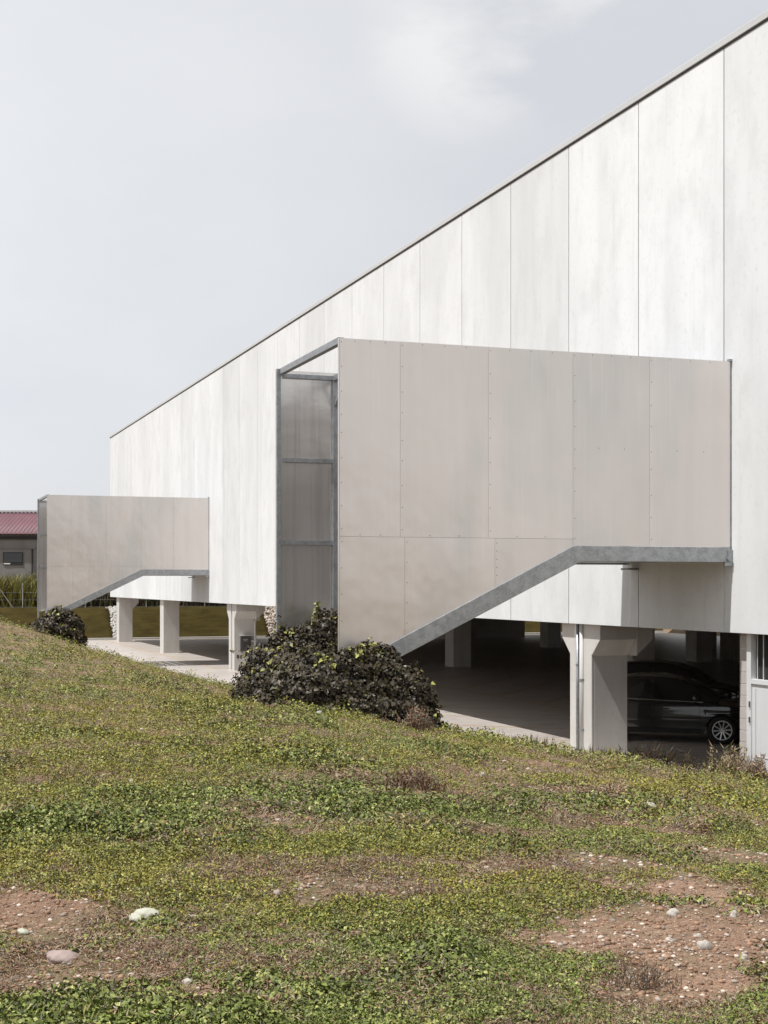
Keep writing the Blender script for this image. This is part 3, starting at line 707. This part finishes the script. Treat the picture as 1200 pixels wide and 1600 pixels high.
ivy('ivy_mound', [((-7.55,20.75,2.1),(.85,.7,.5)), ((-6.9,20.9,2.1),(.65,.7,.58)), ((-6.45,20.75,1.85),(.5,.65,.6)), ((-6.25,20.65,1.5),(.4,.6,.5)), ((-8.15,20.7,1.95),(.5,.6,.38)), ((-6.75,21.1,2.4),(.42,.45,.34)), ((-6.02,20.5,1.25),(.26,.45,.36)), ((-7.3,20.2,1.75),(.8,.45,.36)), ((-6.6,20.1,1.5),(.6,.45,.4)), ((-7.65,21.6,2.1),(.5,.9,.5))],
    21000, .076, 'near dark ivy mound heaped under the slanting stair beam', .74, [((-7.15,20.55,2.50),.26,90,.15), ((-5.95,20.6,1.75),.10,30,.2)])
ivy('ivy_mound', [((-7.25,24.4,2.2),(.70,.85,.55)), ((-7.7,23.9,1.85),(.55,.8,.42)), ((-6.75,24.4,2.5),(.45,.6,.5)), ((-7.2,23.4,2.05),(.7,.8,.48)), ((-6.55,24.3,2.8),(.28,.4,.38)), ((-7.1,24.6,2.55),(.30,.4,.36)), ((-7.85,23.3,1.75),(.4,.6,.28)), ((-6.35,24.5,2.7),(.25,.4,.4))],
    17500, .076, 'second ivy mound climbing between the open end posts of the near stair', .73, [((-6.74,24.2,2.95),.42,120,.14), ((-7.15,24.3,2.75),.12,60,.18)])
ivy('ivy_mound', [((-6.9,62.9,1.7),(.80,.9,.75)), ((-6.4,62.9,1.6),(.65,.9,.9)), ((-7.5,62.9,1.65),(.6,.8,.45)), ((-6.1,62.7,1.25),(.4,.8,.7)), ((-6.9,63.2,2.1),(.5,.6,.45))],
    6500, .13, 'distant ivy mound at the foot of the farther stair', .78)

# ------------------------------------------------------------------ weeds
def weed(name, u, v, hpx, spread, nst, mats, label, cat='weed', group=None, seed=0, leafy=1.0, world=None):
    p_ = np.array(world) if world is not None else unproj(u, v); dist = np.dot(p_[:2] - np.array(EYE[:2]), fw); H_ = hpx / 2220 * dist; sp = spread / 2220 * dist
    rs = np.random.default_rng(seed + 100); V, F, MI = [], [], []
    def strip(a, b_, c_, wd, mi):
        d = np.array(c_) - np.array(a); s = np.cross(d, rs.normal(0, 1, 3)); s = s / (np.linalg.norm(s) + 1e-9) * wd / 2
        o = len(V); V.extend([np.array(a) - s, np.array(a) + s, np.array(b_) + s * .8, np.array(b_) - s * .8, np.array(c_) + s * .15, np.array(c_) - s * .15])
        F.extend([(o, o+1, o+2, o+3), (o+3, o+2, o+4, o+5)]); MI.extend([mi, mi])
    for k in range(nst):
        a = np.array([rs.normal(0, sp * .45), rs.normal(0, sp * .35), 0]); a[2] = float(ground_z(p_[0] + a[0], p_[1] + a[1])) - p_[2] - .01
        h = H_ * (.45 + .55 * rs.random()) * (1 - .4 * min(1, abs(a[0]) / (sp + 1e-6)))
        le = rs.normal(0, .22, 2) * h
        mid = a + np.array([le[0] * .35, le[1] * .35, h * .55]); top = a + np.array([le[0], le[1], h])
        strip(a, mid, top, .013 * dist / 20, int(rs.integers(0, len(mats))))
        for j in range(int(9 * leafy)):
            t = .25 + .75 * rs.random(); q = a + (top - a) * t; dd = rs.normal(0, 1, 3); dd[2] = abs(dd[2]) * .9 + .4; dd /= np.linalg.norm(dd)
            ln = h * .20 * (1.1 - .5 * t) * (.5 + rs.random())
            strip(q, q + dd * ln * .5, q + dd * ln, .017 * dist / 20, int(rs.integers(0, len(mats))))
    o = npmesh(name, np.array(V), np.array(F), mats, MI); o.location = p_
    tag(o, label, cat, group)
    return o
WG = 'dry weeds along the parking edge'
def edge(u):                              # where the slope meets the floor, seen at image column u
    x_ = (u - 600) / 2220; dx, dy = fw[0] + x_ * fw[1], fw[1] - x_ * fw[0]
    for X in np.arange(-.15, -4, -.05):
        t = (X - EYE[0]) / dx; y_ = EYE[1] + dy * t; z_ = float(ground_z(X, y_))
        if z_ > .05: break
    return (X, y_, z_)
weed('dry_weed', 0, 0, 78, 26, 110, [M['st'], M['tw'], M['br']], 'tall pinkish dry weed plume in front of the dark car', group=WG, seed=1, world=edge(1022))
weed('dry_weed', 0, 0, 56, 34, 110, [M['st'], M['tw'], M['reed']], 'yellowish dry weed beside the foot of the near column', group=WG, seed=2, world=edge(985))
weed('dry_weed', 0, 0, 66, 30, 100, [M['reed'], M['st'], M['tw']], 'thin greenish weed with a bent stem under the car door', group=WG, seed=3, world=edge(1062))
weed('dry_weed', 0, 0, 46, 34, 90, [M['tw'], M['br'], M['st']], 'low greyish weed left of the straw coloured clump', group=WG, seed=4, world=edge(1102))
weed('dry_weed', 0, 0, 76, 32, 150, [M['st'], M['reed'], M['st']], 'straw coloured grassy clump at the foot of the block pier', group=WG, seed=5, world=edge(1143))
weed('dry_weed', 0, 0, 58, 34, 100, [M['br'], M['tw'], M['st']], 'brown wiry weed in front of the white door', group=WG, seed=6, world=edge(1180))
weed('dry_weed', 0, 0, 34, 44, 100, [M['tw'], M['g1'], M['st']], 'low olive weed on the left end of the dry strip', group=WG, seed=7, world=edge(945))
weed('reddish_weed', 652, 1246, 50, 48, 150, [M['br'], M['br'], M['tw']], 'reddish brown dried weed alone in the middle of the slope', 'weed', seed=8, leafy=1.6)
weed('reddish_weed', 650, 1142, 40, 26, 80, [M['br'], M['tw']], 'small reddish dried tuft at the right foot of the near ivy', 'weed', seed=9, leafy=1.5)
weed('leafy_weed', 629, 1122, 54, 12, 9, [M['g1'], M['g3']], 'upright pale green weed growing out of the near ivy', 'weed', seed=10, leafy=2.5)
weed('twig_tuft', 1000, 1558, 46, 66, 110, [M['tw'], M['tw'], M['br']], 'tangle of grey dry twigs at the lower right', 'weed', seed=11, leafy=1.4)
weed('broad_weed', 1075, 1368, 26, 46, 16, [M['g3'], M['g1']], 'yellow green tuft with long blades right of the slope middle', 'weed', seed=12, leafy=.6)
weed('dry_weed', 680, 1412, 30, 60, 60, [M['tw'], M['br']], 'grey brown dry weed over a pebbly patch, centre of the slope', 'weed', seed=13)
weed('straw_tuft', 435, 1075, 38, 18, 14, [M['st'], M['reed']], 'few straw coloured stalks before the left side of the ivy', 'weed', seed=14, leafy=.6)
# low scrub filling the dry strip
n = 15000
y = rng.uniform(18.5, 26.3, n); x = np.minimum(np.interp(y, YK, XFK) + .12 - .9 * rng.random(n) ** 1.6, -.05); P_ = np.stack([x, y, np.maximum(ground_z(x, y), 0)], 1)
h = (.12 + .38 * rng.random(n) ** 1.7) * np.clip(vnoise(x, y, .45, 2, 51) * 2.6 - .45, .22, 1.25)
Nn = rng.normal(0, 1, (n, 3)); Nn[:, 2] *= .25
sc1 = leaf_cloud(P_, Nn, h, np.full((n, 1), .07), np.zeros(n), np.full(n, math.pi * .5) + math.pi + rng.normal(0, .75, n), [M['tw'], M['st'], M['reedb'], M['br']], rng.choice(4, n, p=[.38, .28, .14, .20]), 'dry_scrub')
tag(sc1, 'low dry scrub along the edge of the parking floor', 'scrub', kind='stuff')

# ------------------------------------------------------------------ far bank
def strip_surface(name, x0, x1, mat_, off, step=.35, y0=94.85, y1=97.9, skew=0, sag=.05):
    xs = np.arange(x0, x1 + 1e-6, step); ys = np.linspace(y0, y1, 14)
    X_, Y_ = np.meshgrid(xs, ys); X_ = X_ + skew * (Y_ - y0)
    Z_ = np.clip((Y_ - 95.0) / 2.4, 0, 1) * 2.0 + off + (vnoise(X_, Y_ * 3, 1.2, 3, 61) - .5) * sag * 2
    V = np.stack([X_.ravel(), Y_.ravel(), Z_.ravel()], 1); nx_ = len(xs)
    q = (np.arange(len(ys) - 1)[:, None] * nx_ + np.arange(nx_ - 1)[None]).ravel()
    o = npmesh(name, V, np.stack([q, q+1, q+nx_+1, q+nx_], 1), mat_, smooth=True)
    so_ = o.modifiers.new('thick', 'SOLIDIFY'); so_.thickness = .02
    return o
CH = [(.62, 1.45), (11.35, 12.6)]
lb = ['olive netting on the left end of the far earth bank', 'olive netting spread over the middle of the far earth bank', 'olive netting on the shaded right stretch of the far earth bank']
for i, (a, c_) in enumerate(((-24, CH[0][0]), (CH[0][1], CH[1][0]), (CH[1][1], 44))):
    o = strip_surface('slope_netting', a, c_, M['net'], .10); tag(o, lb[i], 'erosion netting', 'netting on the far bank')
n = 0
for i, (a, c_) in enumerate(CH):
    root = empty('stone_chute', ((a + c_) / 2, 95.6, .2))
    V, F = [], []
    for k in range(420):
        t = rng.random(); x_ = a - .10 + (c_ - a + .15) * rng.random(); y_ = 94.95 + 2.6 * t; z_ = min(1, max(0, (y_ - 95) / 2.4)) * 2.0 + .03 + .07 * rng.random()
        s3 = (.05 + .09 * rng.random()) * (.7 + .6 * rng.random(3)); o = len(V)
        V.extend(list(ico_v * s3 * (.8 + .4 * rng.random((12, 1))) + np.array([x_ - .13 * 0 * t, y_, z_]))); F.extend([tuple(f + o) for f in ico_f])
    st = npmesh('stone_fill', np.array(V), np.array(F), M['pebble'] if i else M['kerb']); st.parent = root; st.matrix_parent_inverse = Matrix.Translation(-root.location)
    st['kind'] = 'stuff'
    b = MB(); b.box((a - .3, 97.35, 1.86), (c_ + .2, 97.5, 2.12)); o = b.build('head_rail', M['rail'], root); o.matrix_parent_inverse = Matrix.Translation(-root.location)
    if i:
        b = MB(); b.tube([(a + .45, 96.3, 1.05), (a + 1.25, 96.0, 1.75)], .09, 12); o = b.build('drain_pipe', M['pvc'], root, smooth=True); o.matrix_parent_inverse = Matrix.Translation(-root.location)
    tag(root, ['chute of white stones down the bank behind the last column', 'chute of brownish stones with a white rail, beside the near stair post'][i], 'stone chute')
b = MB(); b.bar((-2.72, 72.2, .16), (-3.62, 63.2, .22), .16, .10); o = b.build('plank', M['timber'], bevel=.008)
tag(o, 'bleached plank lying along the edge of the far parking floor', 'plank')

# reeds behind the bank
def reeds(name, x0, x1, y0, y1, n, h0, h1, mats, probs, label):
    x = rng.uniform(x0, x1, n); y = rng.uniform(y0, y1, n); z = np.full(n, 1.9)
    h = rng.uniform(h0, h1, n) * (.75 + .5 * vnoise(x, y, 2.0, 3, 71))
    low = rng.random(n) < .45; z = z + np.where(low, rng.random(n) * h * .6, 0); h = np.where(low, h * .45, h); le = rng.normal(0, .38, (n, 2)) * h[:, None]; wd = rng.uniform(.03, .08, n)
    a = rng.random(n) * 6.28; s = np.stack([np.cos(a), np.sin(a), np.zeros(n)], 1) * wd[:, None] / 2
    p0 = np.stack([x, y, z], 1); p1 = p0 + np.stack([le[:, 0] * .3, le[:, 1] * .3, h * .6], 1); p2 = p0 + np.stack([le[:, 0], le[:, 1], h * .97], 1)
    V = np.stack([p0 - s, p0 + s, p1 + s, p1 - s, p2 + s * .2, p2 - s * .2], 1).reshape(-1, 3)
    o = np.arange(n)[:, None] * 6
    F = np.concatenate([o + np.array([[0, 1, 2, 3]]), o + np.array([[3, 2, 4, 5]])], 1).reshape(-1, 4)
    ob = npmesh(name, V, F, mats, np.repeat(rng.choice(len(mats), n, p=probs), 2))
    tag(ob, label, 'reeds', kind='stuff')
reeds('reeds', -30, -3.0, 100.9, 105.5, 19000, 1.5, 2.5, [M['reed'], M['g1'], M['reedb']], [.56, .30, .14], 'yellow green reeds before the red roofed building')
reeds('shade_tinted_reeds', -3.0, 46, 100.5, 105.5, 15000, 1.6, 3.4, [M['reedb'], M['tw'], M['g4']], [.7, .12, .18], 'reeds coloured dark for backlight, behind the bank and the hall')  # backlit darkness is put into the blade colour

# fence
fe = empty('wire_fence', (-5, 100.6, 1.95)); tag(fe, 'wire fence with thin galvanised posts in front of the reeds', 'fence')
def fpart(b, name):
    o = b.build(name, M['post'], fe); o.matrix_parent_inverse = Matrix.Translation(-fe.location)
for xx in (-10.1, -4.9, -.65, 3.6, 7.8, 12.0, 16.2, 20.4):
    b = MB(); b.tube([(xx, 100.3, 1.8), (xx, 100.3, 3.75 if xx < -2 else 3.2)], .035, 8); fpart(b, 'post')
b = MB(); b.tube([(-6.6, 100.25, 3.6), (-5.45, 100.25, 1.9)], .03, 8); fpart(b, 'brace')
for zz in (2.1, 2.6, 3.1):
    b = MB(); b.tube([(-16, 100.3, zz), (22, 100.3, zz)], .006, 5); fpart(b, 'wire')

# ------------------------------------------------------------------ red-roofed building
rb = empty('red_roofed_building', (-4.7, 121.9, 1.9), R(-YAW + 1.0))
tag(rb, 'grey rendered building with a red corrugated roof behind the reeds', 'building')
b = MB(); b.box((-16, .0, -.3), (7, 12, 5.9)); b.build('wall', M['fwall'], rb)
xs = np.arange(-16.6, 7.6, .085); zz = .035 * np.sin(xs * 2 * math.pi / .34)
V, F = [], []
for k, (x_, z_) in enumerate(zip(xs, zz)):
    V += [(x_, -.55, 5.95 + z_), (x_, 6.2, 8.05 + z_), (x_, 12.9, 5.95 + z_)]
for k in range(len(xs) - 1): F += [(3*k, 3*k+3, 3*k+4, 3*k+1), (3*k+1, 3*k+4, 3*k+5, 3*k+2)]
o = npmesh('roof', np.array(V), np.array(F), M['rroof'], parent=rb)
so_ = o.modifiers.new('thick', 'SOLIDIFY'); so_.thickness = .03
b = MB(); b.box((-16.6, 5.9, 8.08), (7.6, 6.5, 8.22)); b.build('ridge_cap', M['zinc'], o)
b = MB(); b.box((-16.5, -.16, 5.50), (7.5, -.07, 5.74)); b.build('eave_shade_band', M['trim'], rb)  # black strip painted in for the shade under the eave
b = MB(); b.box((-16, -.08, 4.72), (7, -.002, 4.80)); b.build('string_course', M['fwall'], rb)
fr = MB(); fr.box((.20, -.06, 3.35), (1.85, .0, 4.42)); wn = fr.build('window', M['trim'], rb)
b = MB(); b.box((.27, -.075, 3.60), (1.78, -.061, 4.36)); b.build('pane', M['glass'], wn)
b = MB(); b.box((.27, -.085, 3.42), (.80, -.062, 3.52)); b.build('sill_vent', M['rail'], wn)
b = MB(); b.tube([(2.62, -.10, .2), (2.62, -.10, 4.7)], .06, 8); b.build('downpipe', M['trim'], rb)

# ------------------------------------------------------------------ cars
def make_car():
    root = empty('parked_car', (0, 0, 0))
    LEN, HW = 4.62, .90
    xf, xr_, rw = 1.42, -1.20, .325                 # axles (x forward), wheel radius
    X0, X1 = -1.98, 2.30
    zbelt = lambda x: np.interp(x, [X0, -1.85, -1.2, .7, 1.25, 2.0, 2.2, X1], [.80, .98, 1.00, .95, .93, .80, .70, .55])
    zdeck = lambda x: np.interp(x, [X0, -1.88, -1.2, .7, 1.2, 1.9, 2.15, X1], [.84, 1.03, 1.06, 1.03, 1.01, .88, .76, .58])
    hwid = lambda x: np.interp(x, [X0, -1.85, -1.5, -.5, .8, 1.6, 2.0, 2.2, X1], [.60, .80, .875, .90, .90, .875, .80, .66, .45])
    zbot = lambda x: np.interp(x, [X0, -1.85, -1.7, 1.9, 2.1, X1], [.45, .30, .22, .22, .26, .40])
    xs = sorted(set(np.round(np.concatenate([np.linspace(X0, X1, 60)] + [c_ + .375 * np.cos(np.linspace(0, math.pi, 25)) for c_ in (xf, xr_)]), 4)))
    rings = []
    for x in xs:
        zb = zbot(x); arch = 0
        for c_ in (xf, xr_):
            dx = abs(x - c_)
            if dx <= .375: zb = max(zb, rw + math.sqrt(max(0, .375**2 - dx*dx)))
        zt, zd, hw = zbelt(x), zdeck(x), hwid(x); zt = max(zt, zb + .03); zd = max(zd, zt + .01)
        pts = []
        for t in np.linspace(0, 1, 12):
            z = zb + (zt - zb) * t; zz_ = (z - .2) / .8
            y = hw * (1 - .055 * (2*zz_ - .95)**2 - .05 * max(0, zz_ - .85) * 3) - .012 * math.exp(-((z - .72) / .03) ** 2) - .014 * math.exp(-((z - .42) / .04) ** 2)
            pts.append((x, y, z))
        ye = pts[-1][1]
        for t in (.06, .2, .5, .8, 1.0): pts.append((x, ye * (1 - t), zt + (zd - zt) * math.sin(min(1, t * 1.4) * math.pi / 2)))
        rings.append(pts)
    b = MB(); n = len(rings[0])
    full = [r + [(p[0], -p[1], p[2]) for p in r[-2::-1]] for r in rings]; m_ = len(full[0])
    vs = [p for r in full for p in r]; fs = [(i*m_+j, (i+1)*m_+j, (i+1)*m_+j+1, i*m_+j+1) for i in range(len(full)-1) for j in range(m_-1)]
    fs += [tuple(range(m_)), tuple((len(full)-1)*m_ + j for j in range(m_-1, -1, -1))]
    b.add(vs, fs); body = b.build('body', M['carp'], root, smooth=True)
    # greenhouse
    zr = lambda x: np.interp(x, [-1.90, -1.65, -1.2, -.6, 0, .35, .8, 1.32], [1.02, 1.26, 1.49, 1.56, 1.56, 1.52, 1.35, 1.0])
    gw = lambda x: np.interp(x, [-1.9, -1.2, 0, .8, 1.3], [.66, .76, .80, .79, .76])
    xs = np.linspace(-1.90, 1.32, 44); full = []
    def gpt(x, t):   # side point from belt (t=0) to roof edge (t=1)
        zb = zbelt(x) - .02; zt = max(zr(x), zb + .02); hgt = (zt - zb) / .6
        return (x, gw(x) - .20 * t * min(1, hgt) - .02, zb + (zt - zb - .05 * min(1, hgt)) * t)
    for x in xs:
        pts = [gpt(x, t) for t in (0, .25, .5, .75, 1)]
        e = pts[-1]; zt = max(zr(x), e[2] + .005)
        for t in (.12, .35, .7, 1): pts.append((x, e[1] * (1 - t), e[2] + (zt - e[2]) * math.sin(min(1, t * 1.5) * math.pi / 2)))
        full.append(pts + [(p[0], -p[1], p[2]) for p in pts[-2::-1]])
    m_ = len(full[0]); b = MB()
    b.add([p for r in full for p in r], [(i*m_+j, (i+1)*m_+j, (i+1)*m_+j+1, i*m_+j+1) for i in range(len(full)-1) for j in range(m_-1)])
    b.build('roof', M['carp'], root, smooth=True)
    def side_glass(x0, x1, s):
        gs = np.linspace(x0, x1, 12); b = MB(); v = []
        for x in gs:
            for t in (.12, .5, .90):
                p_ = gpt(x, t); v.append((p_[0], s * (p_[1] + .006), p_[2]))
        b.add(v, [(i*3+j, (i+1)*3+j, (i+1)*3+j+1, i*3+j+1) for i in range(11) for j in range(2)]); b.build('side_window', M['glass'], root, smooth=True)
    for s in (1, -1):
        side_glass(-.16, .92, s); side_glass(-1.12, -.26, s); side_glass(-1.56, -1.22, s)
        b = MB(); b.tube([(x, s * (gpt(x, 0)[1] + .028), zbelt(x) + .012) for x in np.linspace(-1.6, .98, 14)], .011, 6); b.build('chrome_strip', M['chrome'], root)
        b = MB(); b.tube([(x, s * (hwid(x) - .005), .33) for x in np.linspace(-.9, .95, 8)], .014, 6); b.build('sill_strip', M['trim'], root)
        mb_ = MB(); mb_.tube([(.80, s * .84, 1.02), (.83, s * .93, 1.05), (.84, s * 1.04, 1.07)], [.03, .08, .06], 10); mr_ = mb_.build('wing_mirror', M['carp'], root, smooth=True)
        b = MB(); b.tube([(.78, s * .93, 1.115), (.80, s * 1.02, 1.12)], .012, 6); b.build('mirror_trim', M['chrome'], mr_)
        for dx in (-.95, .02):
            b = MB(); b.tube([(dx, s * .905, .80), (dx + .2, s * .905, .795)], .016, 6); b.build('door_handle', M['carp'], root)
        b = MB()
        for dx in (-1.05, -.18, .90): b.tube([(dx, s * (hwid(dx) - .012), .36), (dx, s * (hwid(dx) + .0), .6), (dx, s * (hwid(dx) - .028), zbelt(dx) - .02)], .004, 4)
        b.build('door_seams', M['trim'], root)
        b = MB(); b.tube([(2.02, s * .70, .70), (2.12, s * .62, .69), (2.20, s * .48, .67)], [.05, .085, .05], 10); b.build('headlight', M['lamp'], root, smooth=True)
        b = MB(); b.tube([(-1.86, s * .76, .88), (-1.95, s * .64, .89)], [.07, .06], 10); b.build('tail_light', M['tail'], root, smooth=True)
        for c_ in (xf, xr_):
            w_ = empty('wheel', (c_, s * .80, rw)); w_.parent = root
            b = MB(); prof = [(.10, .225), (.115, .26), (.11, .30), (.07, .325), (-.07, .325), (-.11, .30), (-.11, .22)]
            nn = 40; v = [(r_ * math.cos(2*math.pi*k/nn), s * y_, r_ * math.sin(2*math.pi*k/nn)) for k in range(nn) for y_, r_ in prof]; q = len(prof)
            b.add(v, [(k*q+j, ((k+1) % nn)*q+j, ((k+1) % nn)*q+j+1, k*q+j+1) for k in range(nn) for j in range(q-1)]); b.build('tyre', M['tyre'], w_, smooth=True)
            b = MB()
            for k in range(10):
                a = 2*math.pi*k/10 + .1; c1_, s1_ = math.cos(a), math.sin(a)
                b.bar((.035*c1_, s*.075, .035*s1_), (.222*c1_, s*.095, .222*s1_), .026, .03, up=(0, 1, 0))
            nn = 40
            for r0_, r1_, ya in ((.205, .228, .105),):
                v = [(r_ * math.cos(2*math.pi*k/nn), s * ya, r_ * math.sin(2*math.pi*k/nn)) for k in range(nn) for r_ in (r0_, r1_)]
                b.add(v, [(2*k, 2*k+1, (2*k+3) % (2*nn), (2*k+2) % (2*nn)) for k in range(nn)])
            b.tube([(0, s*.06, 0), (0, s*.10, 0)], .042, 14); b.build('rim', M['rim'], w_)
            b = MB(); b.tube([(0, -s*.02, 0), (0, s*.03, 0)], .225, 30); b.build('brake_disc', M['trim'], w_)
        for c_ in (xf, xr_):
            b = MB(); b.tube([(c_, s * .40, rw), (c_, s * .74, rw)], .372, 24); b.build('wheel_well', M['trim'], root)
    # windscreen
    b = MB(); v = []
    for x in np.linspace(.46, 1.24, 8):
        yw = gpt(x, 1)[1] - .05; z = zr(x) + .006
        for t in (-1, -.5, 0, .5, 1): v.append((x + .006, yw * t, z - .03 * t * t))
    b.add(v, [(i*5+j, (i+1)*5+j, (i+1)*5+j+1, i*5+j+1) for i in range(7) for j in range(4)]); b.build('windscreen', M['glass'], root, smooth=True)
    b = MB(); b.box((2.235, -.35, .40), (2.315, .35, .58)); b.build('grille', M['trim'], root)
    return root
car = make_car(); car.location = (3.66, 29.86, 0); car.rotation_euler = (0, 0, math.atan2(-.61, .79))
tag(car, 'black car with bright spoked rim, nearest under the hall, behind the column', 'car', 'black cars under the hall')
car2 = copy_tree(car); car2.location = (6.75, 35.1, 0); car2.rotation_euler = (0, 0, math.atan2(-.66, .75))
tag(car2, 'second black car deeper in the shade, only its roof showing over the nearer car', 'car')
